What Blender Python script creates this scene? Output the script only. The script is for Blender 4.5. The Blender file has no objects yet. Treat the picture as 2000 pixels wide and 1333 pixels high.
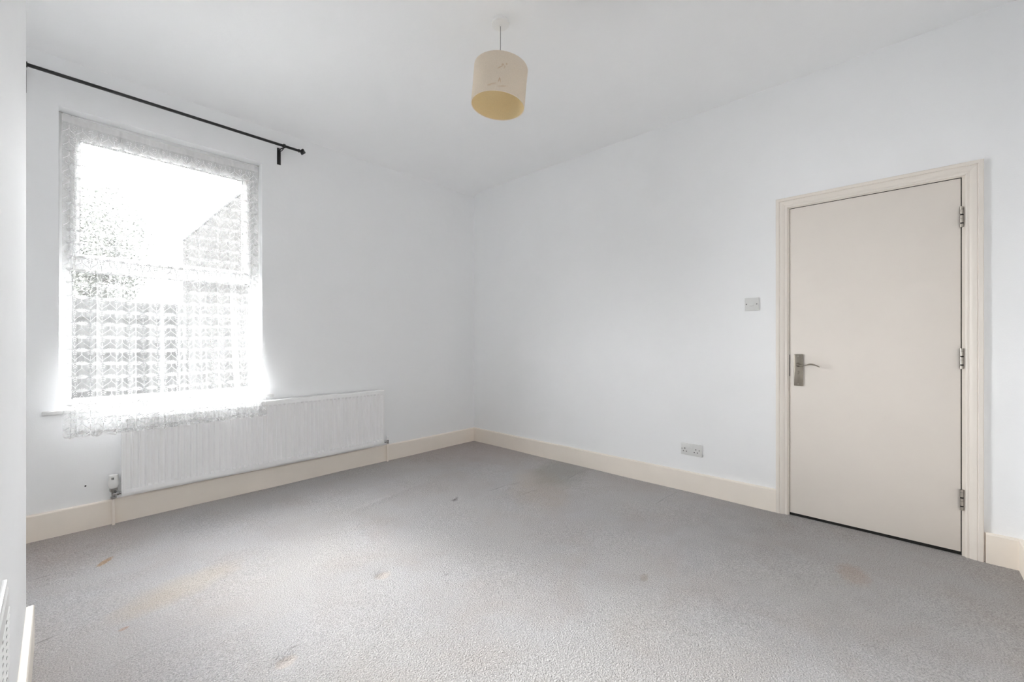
import bpy, bmesh, math, random
import numpy as np
from mathutils import Vector, Matrix

random.seed(7)
rng = np.random.default_rng(7)
PI = math.pi
C = bpy.context.scene.collection
SC = bpy.context.scene

# ------------------------------------------------------------------ camera, sky, sun, exposure
CAM = Vector((-3.2331, -3.5960, 1.1231))
YAW = math.radians(47.1226)
cd = bpy.data.cameras.new('camera'); cam = bpy.data.objects.new('camera', cd); C.objects.link(cam)
cam.location = CAM
cam.rotation_euler = (PI / 2, 0, -YAW)
cd.sensor_fit = 'HORIZONTAL'; cd.sensor_width = 36.0
cd.lens = 822.0 / 2000 * 36.0
cd.shift_y = 2.3 / 2000
cd.clip_start = 0.01; cd.clip_end = 200
SC.camera = cam

SKY = 68.0
SUN = 2.4
EXPOSURE = 1.26
world = bpy.data.worlds.new('sky'); SC.world = world; world.use_nodes = True
wn = world.node_tree.nodes; wl = world.node_tree.links
bgn = wn['Background']
sun_travel = Vector((0.20, -1.0, -0.62))
sky = wn.new('ShaderNodeTexSky'); sky.sky_type = 'HOSEK_WILKIE'; sky.turbidity = 7.5; sky.ground_albedo = 0.3
sky.sun_direction = (-sun_travel).normalized()
bw = wn.new('ShaderNodeRGBToBW'); wl.new(sky.outputs[0], bw.inputs[0])
hz_ = wn.new('ShaderNodeMix'); hz_.data_type = 'RGBA'; hz_.inputs[0].default_value = 0.90      # white haze over the blue
wl.new(sky.outputs[0], hz_.inputs[6]); wl.new(bw.outputs[0], hz_.inputs[7])
cl = wn.new('ShaderNodeMix'); cl.data_type = 'RGBA'; cl.inputs[0].default_value = 0.5       # thin even cloud over all of it
wl.new(hz_.outputs[2], cl.inputs[6]); cl.inputs[7].default_value = (0.42, 0.43, 0.445, 1)
wl.new(cl.outputs[2], bgn.inputs[0]); bgn.inputs[1].default_value = SKY

sl = bpy.data.lights.new('sun', 'SUN'); so = bpy.data.objects.new('sun', sl); C.objects.link(so)
sl.energy = SUN; sl.angle = math.radians(11); sl.color = (1.0, 0.98, 0.95)
so.location = (-4.5, 8, 7)
so.rotation_euler = sun_travel.to_track_quat('-Z', 'Y').to_euler()

pl = bpy.data.lights.new('window_portal', 'AREA'); po = bpy.data.objects.new('window_portal', pl); C.objects.link(po)
pl.shape = 'RECTANGLE'; pl.size = 1.02; pl.size_y = 1.74
po.location = (-2.703, 0.20, 1.62)
po.rotation_euler = Vector((0, -1, 0)).to_track_quat('-Z', 'Y').to_euler()
pl.cycles.is_portal = True

SC.view_settings.view_transform = 'Standard'; SC.view_settings.look = 'None'
SC.view_settings.gamma = 1.0; SC.view_settings.use_curve_mapping = False
SC.view_settings.exposure = EXPOSURE
SC.cycles.max_bounces = 24; SC.cycles.diffuse_bounces = 16; SC.cycles.glossy_bounces = 4
SC.cycles.transmission_bounces = 8; SC.cycles.transparent_max_bounces = 24
SC.cycles.use_denoising = True; SC.cycles.sample_clamp_indirect = 8.0
SC.cycles.caustics_reflective = False; SC.cycles.caustics_refractive = False

# ------------------------------------------------------------------ materials
def lin(r, g=None, b=None):
    if g is None: g = b = r
    f = lambda c: (c / 255) / 12.92 if c / 255 <= 0.04045 else ((c / 255 + 0.055) / 1.055) ** 2.4
    return (f(r), f(g), f(b), 1)

class NT:
    def __init__(s, name):
        s.m = bpy.data.materials.new(name); s.m.use_nodes = True
        s.t = s.m.node_tree; s.n = s.t.nodes; s.l = s.t.links
        s.out = s.n['Material Output']; s.b = s.n['Principled BSDF']
        s.tc = None
    def co(s):
        if s.tc is None: s.tc = s.n.new('ShaderNodeTexCoord')
        return s.tc.outputs['Object']
    def setin(s, sock, v):
        if isinstance(v, bpy.types.NodeSocket): s.l.new(v, sock)
        else: sock.default_value = v
    def math(s, op, a, b=None, c=None, clamp=False):
        n = s.n.new('ShaderNodeMath'); n.operation = op; n.use_clamp = clamp
        s.setin(n.inputs[0], a)
        if b is not None: s.setin(n.inputs[1], b)
        if c is not None: s.setin(n.inputs[2], c)
        return n.outputs[0]
    def noise(s, scale, detail=2, rough=0.5, vec=None, dist=0.0):
        n = s.n.new('ShaderNodeTexNoise'); n.inputs['Scale'].default_value = scale
        n.inputs['Detail'].default_value = detail; n.inputs['Roughness'].default_value = rough
        n.inputs['Distortion'].default_value = dist
        s.l.new(vec if vec is not None else s.co(), n.inputs['Vector'])
        return n.outputs[0]
    def mapr(s, v, a, b, c, d):
        n = s.n.new('ShaderNodeMapRange'); s.setin(n.inputs[0], v)
        for i, x in enumerate((a, b, c, d)): n.inputs[i + 1].default_value = x
        return n.outputs[0]
    def mix(s, f, a, b, mode='MIX'):
        n = s.n.new('ShaderNodeMix'); n.data_type = 'RGBA'; n.blend_type = mode
        s.setin(n.inputs[0], f); s.setin(n.inputs[6], a); s.setin(n.inputs[7], b)
        return n.outputs[2]
    def bump(s, h, dist, strength=1.0):
        n = s.n.new('ShaderNodeBump'); n.inputs['Strength'].default_value = strength
        n.inputs['Distance'].default_value = dist; s.l.new(h, n.inputs['Height'])
        s.l.new(n.outputs[0], s.b.inputs['Normal']); return n
    def xyz(s):
        n = s.n.new('ShaderNodeSeparateXYZ'); s.l.new(s.co(), n.inputs[0]); return n.outputs
    def ellipse(s, u, v, cu, cv, ru, rv, ang=0, warp=None, soft=0.5):
        """1 inside an ellipse, soft to 0 outside"""
        a = s.math('SUBTRACT', u, cu); b = s.math('SUBTRACT', v, cv)
        ca, sa = math.cos(ang), math.sin(ang)
        p = s.math('ADD', s.math('MULTIPLY', a, ca / ru), s.math('MULTIPLY', b, sa / ru))
        q = s.math('ADD', s.math('MULTIPLY', a, -sa / rv), s.math('MULTIPLY', b, ca / rv))
        d = s.math('ADD', s.math('MULTIPLY', p, p), s.math('MULTIPLY', q, q))
        if warp is not None: d = s.math('ADD', d, warp)
        return s.mapr(d, 1 - soft, 1 + soft, 1.0, 0.0)

def simple(name, col, rough=0.5, metal=0.0, spec=0.5, bump=None, var=0.0):
    t = NT(name)
    t.b.inputs['Roughness'].default_value = rough; t.b.inputs['Metallic'].default_value = metal
    t.b.inputs['Specular IOR Level'].default_value = spec
    if var:
        n = t.noise(6, 3)
        dark = tuple(c * (1 - var) for c in col[:3]) + (1,)
        t.l.new(t.mix(t.mapr(n, 0.35, 0.65, 0, 1), dark, col), t.b.inputs['Base Color'])
    else:
        t.b.inputs['Base Color'].default_value = col
    if bump: t.bump(t.noise(bump[0], 3), bump[1])
    return t.m

def wall_mat(name, col, rough=0.55, spec=0.35):
    t = NT(name)
    n = t.noise(1.7, 3, 0.6)
    dark = tuple(c * 0.985 for c in col[:3]) + (1,)
    t.l.new(t.mix(t.mapr(n, 0.35, 0.65, 0, 1), dark, col), t.b.inputs['Base Color'])
    t.b.inputs['Roughness'].default_value = rough; t.b.inputs['Specular IOR Level'].default_value = spec
    h = t.math('ADD', t.math('MULTIPLY', t.noise(3.5, 3), 1.0), t.math('MULTIPLY', t.noise(160, 2), 0.06))
    t.bump(h, 0.006)
    return t.m

M = {}
M['wall'] = wall_mat('white_wall_paint', (0.908, 0.914, 0.922, 1), 0.85, 0.12)
M['ceiling'] = wall_mat('white_ceiling_paint', (0.925, 0.93, 0.937, 1), 0.9, 0.1)
M['gloss_white'] = simple('white_gloss_paint', (0.72, 0.72, 0.715, 1), 0.45, bump=(40, 0.0004))
M['upvc'] = simple('white_window_frame', (0.85, 0.85, 0.85, 1), 0.3)
M['rubber'] = simple('grey_gasket', (0.10, 0.10, 0.10, 1), 0.6)
M['cream'] = simple('cream_gloss_paint', (0.91, 0.84, 0.755, 1), 0.4, bump=(30, 0.0006), var=0.02)
M['door'] = simple('cream_door_paint', (0.79, 0.732, 0.672, 1), 0.45, bump=(5, 0.001), var=0.015)
M['black'] = simple('black_painted_metal', (0.012, 0.012, 0.012, 1), 0.4)
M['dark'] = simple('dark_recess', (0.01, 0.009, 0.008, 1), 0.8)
M['nickel'] = simple('brushed_nickel', (0.36, 0.325, 0.275, 1), 0.34, 1.0, bump=(200, 0.0002))
M['steel'] = simple('hinge_steel', (0.50, 0.46, 0.41, 1), 0.30, 1.0)
M['chrome'] = simple('dull_chrome', (0.50, 0.50, 0.50, 1), 0.14, 1.0)
M['plastic'] = simple('white_plastic', (0.72, 0.72, 0.71, 1), 0.35)
M['plastic_bright'] = simple('bright_white_plastic', (0.84, 0.84, 0.83, 1), 0.35)
M['rad'] = simple('white_radiator_enamel', (0.92, 0.92, 0.92, 1), 0.3)
M['label_grey'] = simple('grey_print', (0.17, 0.17, 0.17, 1), 0.6)
M['flex'] = simple('grey_white_flex', (0.30, 0.30, 0.30, 1), 0.5)
M['frame_cream'] = simple('cream_frame_paint', (0.83, 0.775, 0.71, 1), 0.4, bump=(30, 0.0006), var=0.02)

# glass: thin pane
t = NT('window_glass')
tr = t.n.new('ShaderNodeBsdfTransparent'); tr.inputs[0].default_value = (0.95, 0.96, 0.955, 1)
gl = t.n.new('ShaderNodeBsdfGlossy'); gl.inputs['Roughness'].default_value = 0.02
fr = t.n.new('ShaderNodeFresnel'); fr.inputs[0].default_value = 1.45
mx = t.n.new('ShaderNodeMixShader'); t.l.new(fr.outputs[0], mx.inputs[0]); t.l.new(tr.outputs[0], mx.inputs[1]); t.l.new(gl.outputs[0], mx.inputs[2])
t.l.new(mx.outputs[0], t.out.inputs[0]); M['glass'] = t.m

def lace_mat(name, opacity, transl, col=(0.88, 0.88, 0.88, 1)):
    t = NT(name)
    tr = t.n.new('ShaderNodeBsdfTransparent')
    di = t.n.new('ShaderNodeBsdfDiffuse'); di.inputs[0].default_value = col
    tl = t.n.new('ShaderNodeBsdfTranslucent'); tl.inputs[0].default_value = col
    m1 = t.n.new('ShaderNodeMixShader'); m1.inputs[0].default_value = transl
    t.l.new(di.outputs[0], m1.inputs[1]); t.l.new(tl.outputs[0], m1.inputs[2])
    m2 = t.n.new('ShaderNodeMixShader')
    w = t.noise(900, 1)
    # threads close up when the cloth is seen edge-on: coverage = 1 - (1 - opacity) ^ (1 / cos)
    lw = t.n.new('ShaderNodeLayerWeight'); lw.inputs[0].default_value = 0.5
    inv = t.math('DIVIDE', 1.0, t.math('MAXIMUM', t.math('SUBTRACT', 1.0, lw.outputs['Facing']), 0.12))
    op = t.mapr(w, 0.3, 0.7, 1 - max(0, opacity - 0.05), 1 - min(1, opacity + 0.05))
    t.l.new(t.math('SUBTRACT', 1.0, t.math('POWER', op, inv)), m2.inputs[0])
    t.l.new(tr.outputs[0], m2.inputs[1]); t.l.new(m1.outputs[0], m2.inputs[2])
    t.l.new(m2.outputs[0], t.out.inputs[0]); return t.m
M['net'] = lace_mat('lace_net', 0.27, 0.022)
M['motif'] = lace_mat('lace_motif', 1.10, 0.008)
M['ground'] = lace_mat('lace_dense_ground', 0.36, 0.035)
M['hem'] = lace_mat('lace_hem', 0.55, 0.05)

# carpet
t = NT('grey_carpet')
X, Y, Z = t.xyz()
f1 = t.noise(210, 3, 0.7); f2 = t.noise(120, 2, 0.6); big = t.noise(1.3, 3, 0.55); big2 = t.noise(2.7, 4, 0.6, dist=0.4)
vor = t.n.new('ShaderNodeTexVoronoi'); vor.inputs['Scale'].default_value = 190; t.l.new(t.co(), vor.inputs['Vector'])
base = t.mix(t.mapr(f1, 0.36, 0.64, 0, 1), (0.34, 0.328, 0.321, 1), (0.60, 0.582, 0.573, 1))
base = t.mix(t.mapr(big, 0.35, 0.68, 0, 0.8), base, t.mix(1.0, base, (0.97, 0.99, 1.03, 1), 'MULTIPLY'))
base = t.mix(t.mapr(big2, 0.45, 0.72, 0, 0.75), base, t.mix(1.0, base, (0.94, 0.895, 0.86, 1), 'MULTIPLY'))
warp = t.math('MULTIPLY', t.math('SUBTRACT', t.noise(9, 3), 0.5), 1.6)
warpf = t.math('MULTIPLY', t.math('SUBTRACT', t.noise(40, 3), 0.5), 1.8)
def stain(base, x, y, rx, ry, ang, tint, k, wp, soft=0.5):
    e = t.ellipse(X, Y, x, y, rx, ry, ang, wp, soft)
    return t.mix(t.math('MULTIPLY', e, k), base, t.mix(1.0, base, tint, 'MULTIPLY'))
# traffic dirt towards the door and in the far corner, then single stains
base = stain(base, -0.25, -3.5, 1.0, 0.85, 0.3, (0.80, 0.80, 0.79, 1), 0.85, warp, 0.8)
base = stain(base, -0.12, -0.30, 0.9, 0.55, -0.5, (0.93, 0.86, 0.825, 1), 0.9, warp, 0.9)
base = stain(base, -0.28, -1.42, 0.38, 0.20, 0.5, (0.80, 0.81, 0.78, 1), 0.75, warp, 0.6)
base = stain(base, -0.72, -1.55, 0.42, 0.20, 0.8, (1.02, 0.96, 0.88, 1), 0.7, warp, 0.7)
base = stain(base, -3.2, -0.20, 0.35, 0.30, 0.0, (0.88, 0.82, 0.78, 1), 0.7, warp, 0.8)
base = stain(base, -2.85, -1.18, 0.22, 0.10, 0.3, (1.04, 0.98, 0.88, 1), 0.8, warp, 0.7)
base = stain(base, -3.072, -0.610, 0.050, 0.017, 0.95, (0.90, 0.66, 0.44, 1), 0.9, warpf, 0.5)
base = stain(base, -3.06, -1.36, 0.016, 0.010, 0.3, (0.9, 0.66, 0.52, 1), 0.7, warpf, 0.5)
base = stain(base, -1.33, -2.69, 0.035, 0.018, 0.3, (0.78, 0.70, 0.62, 1), 0.6, warpf, 0.5)
base = stain(base, -0.62, -3.42, 0.10, 0.06, 0.2, (0.96, 0.84, 0.76, 1), 0.7, warpf, 0.6)
base = stain(base, -2.69, -2.005, 0.035, 0.028, 0.2, (1.08, 1.0, 0.93, 1), 0.8, warpf, 0.5)
base = stain(base, -2.17, -1.76, 0.04, 0.03, 0.2, (1.06, 0.98, 0.90, 1), 0.7, warpf, 0.5)
base = stain(base, -1.30, -1.25, 0.045, 0.014, 0.6, (0.68, 0.66, 0.66, 1), 0.8, warpf, 0.5)
fine = t.math('MULTIPLY', t.math('SUBTRACT', t.noise(70, 2), 0.5), 1.2)  # shade of the creases put into the carpet colour as thin dark lines
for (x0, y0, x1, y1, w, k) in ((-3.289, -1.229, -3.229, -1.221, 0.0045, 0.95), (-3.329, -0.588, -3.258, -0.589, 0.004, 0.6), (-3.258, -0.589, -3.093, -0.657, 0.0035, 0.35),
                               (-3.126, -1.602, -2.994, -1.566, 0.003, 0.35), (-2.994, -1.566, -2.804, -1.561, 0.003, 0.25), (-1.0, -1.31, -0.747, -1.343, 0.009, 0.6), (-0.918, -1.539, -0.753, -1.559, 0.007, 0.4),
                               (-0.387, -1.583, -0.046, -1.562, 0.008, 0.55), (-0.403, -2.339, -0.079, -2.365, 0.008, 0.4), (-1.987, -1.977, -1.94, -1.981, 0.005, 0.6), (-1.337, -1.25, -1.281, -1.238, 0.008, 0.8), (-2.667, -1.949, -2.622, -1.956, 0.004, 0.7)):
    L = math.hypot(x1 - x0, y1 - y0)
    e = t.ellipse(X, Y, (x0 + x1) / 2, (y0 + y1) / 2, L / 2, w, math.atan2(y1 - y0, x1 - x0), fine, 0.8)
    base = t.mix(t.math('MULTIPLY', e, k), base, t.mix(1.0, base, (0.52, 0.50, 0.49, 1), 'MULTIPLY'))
t.l.new(base, t.b.inputs['Base Color'])
t.b.inputs['Roughness'].default_value = 0.95; t.b.inputs['Specular IOR Level'].default_value = 0.1
h = t.math('ADD', t.math('MULTIPLY', f2, 0.9), t.math('ADD', t.math('MULTIPLY', f1, 0.5), t.math('MULTIPLY', vor.outputs['Distance'], 0.5)))
t.bump(h, 0.007, 0.65)
M['carpet'] = t.m

# lampshade fabric with its stains: u = arc length, v = height in the shade's own frame
def shade_mat(name, col, stains, rough=0.9):
    t = NT(name)
    X, Y, Z = t.xyz()
    ang = t.math('ARCTAN2', Y, X)
    u = t.math('MULTIPLY', t.math('SUBTRACT', ang, 0.0), 0.14)
    weave = t.n.new('ShaderNodeTexWave'); weave.inputs['Scale'].default_value = 260; weave.inputs['Distortion'].default_value = 6
    t.l.new(t.co(), weave.inputs['Vector']); weave.bands_direction = 'Z'
    n = t.noise(260, 2)
    c = t.mix(t.mapr(n, 0.3, 0.7, 0, 1), tuple(x * 0.93 for x in col[:3]) + (1,), col)
    wp = t.math('MULTIPLY', t.math('SUBTRACT', t.noise(60, 3), 0.5), 2.2)
    for (cu, cv, ru, rv, a, k) in stains:
        e = t.ellipse(u, Z, cu, cv, ru, rv, a, wp, 0.8)
        c = t.mix(t.math('MULTIPLY', e, 0.75 * k), c, (0.62, 0.42, 0.24, 1))
    di = t.n.new('ShaderNodeBsdfDiffuse'); tl = t.n.new('ShaderNodeBsdfTranslucent')
    t.l.new(c, di.inputs[0]); t.l.new(c, tl.inputs[0])
    bp = t.n.new('ShaderNodeBump'); bp.inputs['Distance'].default_value = 0.00025
    t.l.new(t.math('ADD', weave.outputs[0], n), bp.inputs['Height']); t.l.new(bp.outputs[0], di.inputs['Normal'])
    mx = t.n.new('ShaderNodeMixShader'); mx.inputs[0].default_value = 0.33
    t.l.new(di.outputs[0], mx.inputs[1]); t.l.new(tl.outputs[0], mx.inputs[2]); t.l.new(mx.outputs[0], t.out.inputs[0])
    return t.m

# outside
M['brick'] = None
t = NT('dark_red_brick')
bk = t.n.new('ShaderNodeTexBrick'); bk.inputs['Scale'].default_value = 1.0
bk.inputs['Brick Width'].default_value = 0.225; bk.inputs['Row Height'].default_value = 0.075; bk.inputs['Mortar Size'].default_value = 0.008
bk.inputs['Color1'].default_value = (0.030, 0.029, 0.028, 1); bk.inputs['Color2'].default_value = (0.022, 0.0215, 0.021, 1); bk.inputs['Mortar'].default_value = (0.036, 0.035, 0.034, 1)
mp = t.n.new('ShaderNodeMapping'); mp.inputs['Rotation'].default_value = (PI / 2, 0, PI / 2)
cmb = t.n.new('ShaderNodeCombineXYZ'); X, Y, Z = t.xyz(); t.l.new(t.math('ADD', X, Y), cmb.inputs[0]); t.l.new(Z, cmb.inputs[1])
t.l.new(cmb.outputs[0], bk.inputs['Vector']); t.l.new(bk.outputs[0], t.b.inputs['Base Color']); t.b.inputs['Roughness'].default_value = 1.0; t.b.inputs['Specular IOR Level'].default_value = 0.0
M['brick'] = t.m
M['slate'] = simple('dark_roof_slate', (0.045, 0.045, 0.046, 1), 1.0, spec=0.0, var=0.3)
M['fence'] = simple('dark_stained_fence', (0.042, 0.041, 0.040, 1), 0.9, spec=0.1, var=0.4)
M['paving'] = simple('grey_paving', (0.30, 0.295, 0.285, 1), 0.9, spec=0.1, var=0.25)
M['leaf'] = simple('dark_green_leaves', (0.075, 0.078, 0.068, 1), 0.9, spec=0.1, var=0.4)
M['bark'] = simple('brown_bark', (0.04, 0.034, 0.03, 1), 0.9, var=0.3)

# ------------------------------------------------------------------ mesh helpers
def new(): return bmesh.new()

def box(bm, a, b, bev=0.0, seg=2):
    x0, y0, z0 = [min(p, q) for p, q in zip(a, b)]; x1, y1, z1 = [max(p, q) for p, q in zip(a, b)]
    v = [bm.verts.new(p) for p in ((x0, y0, z0), (x1, y0, z0), (x1, y1, z0), (x0, y1, z0), (x0, y0, z1), (x1, y0, z1), (x1, y1, z1), (x0, y1, z1))]
    f = [bm.faces.new([v[i] for i in q]) for q in ((0, 3, 2, 1), (4, 5, 6, 7), (0, 1, 5, 4), (1, 2, 6, 5), (2, 3, 7, 6), (3, 0, 4, 7))]
    if bev > 0:
        es = list({e for q in f for e in q.edges})
        bmesh.ops.bevel(bm, geom=es, offset=bev, segments=seg, profile=0.5, affect='EDGES')
    return bm

def frame_of(d):
    d = Vector(d).normalized()
    up = Vector((0, 0, 1)) if abs(d.z) < 0.9 else Vector((1, 0, 0))
    a = d.cross(up).normalized(); b = a.cross(d).normalized()
    return a, b

def lathe(bm, o, d, prof, seg=24, cap=True):
    """profile of (distance along d, radius)"""
    o = Vector(o); d = Vector(d).normalized(); a, b = frame_of(d)
    rings = []
    for (h, r) in prof:
        rings.append([bm.verts.new(o + d * h + (a * math.cos(2 * PI * i / seg) + b * math.sin(2 * PI * i / seg)) * r) for i in range(seg)])
    for p, q in zip(rings, rings[1:]):
        for i in range(seg): bm.faces.new((p[i], p[(i + 1) % seg], q[(i + 1) % seg], q[i]))
    if cap:
        bm.faces.new(list(reversed(rings[0]))); bm.faces.new(rings[-1])
    return bm

def cyl(bm, p0, p1, r, seg=16):
    d = Vector(p1) - Vector(p0)
    return lathe(bm, p0, d, [(0, r), (d.length, r)], seg)

def tube(bm, pts, rad, seg=12, flat=(1, 1)):
    pts = [Vector(p) for p in pts]; rings = []
    for i, p in enumerate(pts):
        d = (pts[min(i + 1, len(pts) - 1)] - pts[max(i - 1, 0)]).normalized()
        a, b = frame_of(d); r = rad[i] if hasattr(rad, '__len__') else rad
        fl = flat[i] if isinstance(flat, list) else flat
        rings.append([bm.verts.new(p + a * math.cos(2 * PI * k / seg) * r * fl[0] + b * math.sin(2 * PI * k / seg) * r * fl[1]) for k in range(seg)])
    for p, q in zip(rings, rings[1:]):
        for i in range(seg): bm.faces.new((p[i], p[(i + 1) % seg], q[(i + 1) % seg], q[i]))
    bm.faces.new(list(reversed(rings[0]))); bm.faces.new(rings[-1])
    return bm

def sweep(bm, sections):
    """closed polygon sections joined in order, capped"""
    rs = [[bm.verts.new(p) for p in s] for s in sections]
    n = len(rs[0])
    for p, q in zip(rs, rs[1:]):
        for i in range(n): bm.faces.new((p[i], p[(i + 1) % n], q[(i + 1) % n], q[i]))
    bm.faces.new(list(reversed(rs[0]))); bm.faces.new(rs[-1])
    return bm

def obj(name, bm, m, parent=None, smooth=None, loc=None):
    me = bpy.data.meshes.new(name)
    bmesh.ops.recalc_face_normals(bm, faces=bm.faces)
    bm.to_mesh(me); bm.free()
    o = bpy.data.objects.new(name, me); C.objects.link(o)
    me.materials.append(M[m] if isinstance(m, str) else m)
    if smooth is not None:
        me.polygons.foreach_set('use_smooth', [True] * len(me.polygons))
        me.set_sharp_from_angle(angle=math.radians(smooth))
    if parent is not None:
        o.parent = parent
        if parent.type == 'EMPTY': o.matrix_parent_inverse = Matrix.Translation(-parent.location)
    return o

def empty(name, loc, parent=None):
    o = bpy.data.objects.new(name, None); C.objects.link(o); o.location = loc; o.empty_display_size = 0.1
    return o

def tag(o, label, cat=None, group=None, kind=None):
    o['label'] = label
    if cat: o['category'] = cat
    if group: o['group'] = group
    if kind: o['kind'] = kind
    return o

# ------------------------------------------------------------------ room shell
H = 2.8208
XW = -3.66          # far left of the alcove
YB = -4.035         # wall behind the camera
BX, BY = -3.314, -1.25   # chimney breast face and its far corner
WX0, WX1, WZ0, WZ1 = -3.233, -2.173, 0.715, 2.500   # window opening
DY0, DY1, DZ = -3.056, -3.824, 1.992               # door opening (inside the lining)

# floor with a stretched carpet: low ridges, dents and creases are in the mesh
def floor_mesh():
    nx, ny = 520, 520
    xs = np.linspace(XW - 0.3, 0.98, nx); ys = np.linspace(YB - 0.42, 0.02, ny)
    gx, gy = np.meshgrid(xs, ys, indexing='ij')
    z = np.zeros_like(gx)
    def ridge(p, q, w, hgt):
        p = np.array(p); q = np.array(q); d = q - p; L = np.hypot(*d); d = d / L
        s = (gx - p[0]) * d[0] + (gy - p[1]) * d[1]; n = -(gx - p[0]) * d[1] + (gy - p[1]) * d[0]
        e = np.clip(np.minimum(s, L - s) / 0.12, 0, 1)
        return hgt * e * np.exp(-(n / w) ** 2)
    for p, q, w, hg in (((-3.33, -0.605), (-3.09, -0.675), 0.016, 0.006), ((-3.33, -0.66), (-3.17, -0.72), 0.016, 0.006), ((-3.126, -1.612), (-2.80, -1.572), 0.014, 0.0018),
                        ((-0.387, -1.60), (-0.03, -1.58), 0.022, 0.008), ((-0.403, -2.355), (-0.03, -2.385), 0.022, 0.007),
                        ((-1.0, -1.335), (-0.72, -1.368), 0.022, 0.008), ((-0.918, -1.56), (-0.72, -1.585), 0.02, 0.006),
                        ((-2.0, -0.95), (-1.2, -0.80), 0.03, 0.004), ((-3.29, -1.245), (-3.20, -1.236), 0.016, 0.010)):
        z += ridge(p, q, w, hg)
    for x, y, r, hg in ((-2.69, -2.0, 0.03, -0.006), (-2.17, -1.75, 0.03, -0.006), (-3.18, -1.27, 0.04, -0.004), (-1.3, -1.25, 0.03, -0.005), (-1.33, -2.69, 0.03, -0.004)):
        z += hg * np.exp(-(((gx - x) ** 2 + (gy - y) ** 2) / r ** 2))
    z += 0.0012 * np.sin(gx * 5.1 + 1.3 * np.sin(gy * 2.2)) * np.sin(gy * 4.3 + gx)
    z = np.minimum(1.7 * z, 0.016)
    v = np.stack([gx, gy, z], -1).reshape(-1, 3)
    idx = np.arange(nx * ny).reshape(nx, ny)
    f = np.stack([idx[:-1, :-1], idx[1:, :-1], idx[1:, 1:], idx[:-1, 1:]], -1).reshape(-1, 4)
    me = bpy.data.meshes.new('floor'); me.from_pydata(v.tolist(), [], f.tolist()); me.update()
    me.polygons.foreach_set('use_smooth', [True] * len(me.polygons))
    me.materials.append(M['carpet'])
    o = bpy.data.objects.new('floor', me); C.objects.link(o); return o
tag(floor_mesh(), 'worn grey fitted carpet with creases and small stains', kind='structure')

# ceiling with a shallow plaster cove along the window wall
bm = new()
NX = 24
prof = [(0.05, H + 0.0), (0.0, H - 0.042), (-0.010, H - 0.034), (-0.04, H - 0.022), (-0.09, H - 0.011), (-0.140, H - 0.0072), (-0.165, H - 0.0045), (-0.190, H), (-0.30, H), (YB - 0.15, H)]
secs = [[(x, y, z) for y, z in prof] + [(x, YB - 0.15, H + 0.12), (x, 0.05, H + 0.12)] for x in (XW - 0.3, 0.05)]
sweep(bm, secs)
tag(obj('ceiling', bm, 'ceiling', smooth=25), 'plain white ceiling curving softly into the window wall', kind='structure')

# window wall: four blocks round the opening
bm = new(); TW = 0.30
box(bm, (XW - 0.3, 0, -0.1), (WX0, TW, H + 0.05)); box(bm, (WX1, 0, -0.1), (0.16, TW, H + 0.05))
box(bm, (WX0, 0, -0.1), (WX1, TW, WZ0)); box(bm, (WX0, 0, WZ1), (WX1, TW, H + 0.05))
wb = tag(obj('wall_back', bm, 'wall'), 'white painted plaster wall holding the window', kind='structure')
bm = new(); lathe(bm, (-3.124, 0.0, 0.259), (0, -1, 0), [(-0.002, 0.0045), (0.0006, 0.0045), (0.0008, 0.003)], 12)
tag(obj('plug_hole', bm, 'dark', wb), 'small black screw hole in the plaster')

# door wall with opening
bm = new(); LY0, LY1, LZ = DY0 + 0.028, DY1 - 0.028, DZ + 0.028
box(bm, (0, 0.0, -0.1), (0.14, LY0, H + 0.05)); box(bm, (0, LY1, -0.1), (0.14, YB - 0.15, H + 0.05)); box(bm, (0, LY0, LZ), (0.14, LY1, H + 0.05))
tag(obj('wall_right', bm, 'wall'), 'long white wall with the cream door', kind='structure')

# chimney breast + alcove on the left
bm = new()
box(bm, (XW - 0.3, BY, -0.1), (BX, YB - 0.15, H + 0.05), 0.004, 2); box(bm, (XW - 0.3, 0.0, -0.1), (XW, BY, H + 0.05))
tag(obj('wall_left', bm, 'wall'), 'white chimney breast seen edge-on at the left', kind='structure')
bm = new(); box(bm, (XW - 0.3, YB, -0.1), (0.14, YB - 0.15, H + 0.05))
tag(obj('wall_front', bm, 'wall'), 'white wall behind the camera', kind='structure')
bm = new()
box(bm, (0.9, -2.6, -0.1), (1.0, -4.3, H)); box(bm, (0.14, -2.6, -0.1), (1.0, -2.5, H)); box(bm, (0.14, -4.4, -0.1), (1.0, -4.3, H)); box(bm, (0.14, -2.5, H), (1.0, -4.4, H + 0.1))
tag(obj('wall_hallway', bm, 'wall'), 'unlit hallway enclosure behind the door', kind='structure')

# skirting boards: square board with a small rounded top edge
SK, SH = 0.020, 0.150
def skirt(name, p, q, n, label, m0=0.0, m1=0.0):
    """p->q along the wall, n = normal into the room; m0/m1 = mitre run at the ends"""
    p = Vector(p); q = Vector(q); n = Vector(n); d = (q - p).normalized()
    pr = [(0, -0.01), (SK, -0.01), (SK, SH - 0.007), (SK - 0.003, SH - 0.002), (SK - 0.008, SH), (0, SH)]
    s = [[p + n * a + d * (m0 * a / SK) + Vector((0, 0, z)) for a, z in pr], [q + n * a - d * (m1 * a / SK) + Vector((0, 0, z)) for a, z in pr]]
    b = new(); sweep(b, s); return tag(obj(name, b, 'cream', smooth=30), label, kind='structure')
skirt('baseboard_back', (XW, 0, 0), (0, 0, 0), (0, -1, 0), 'cream skirting board under the window and radiator', 0, SK)
skirt('baseboard_right', (0, 0, 0), (0, -2.984, 0), (-1, 0, 0), 'cream skirting board from the corner to the door', SK, 0)
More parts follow.
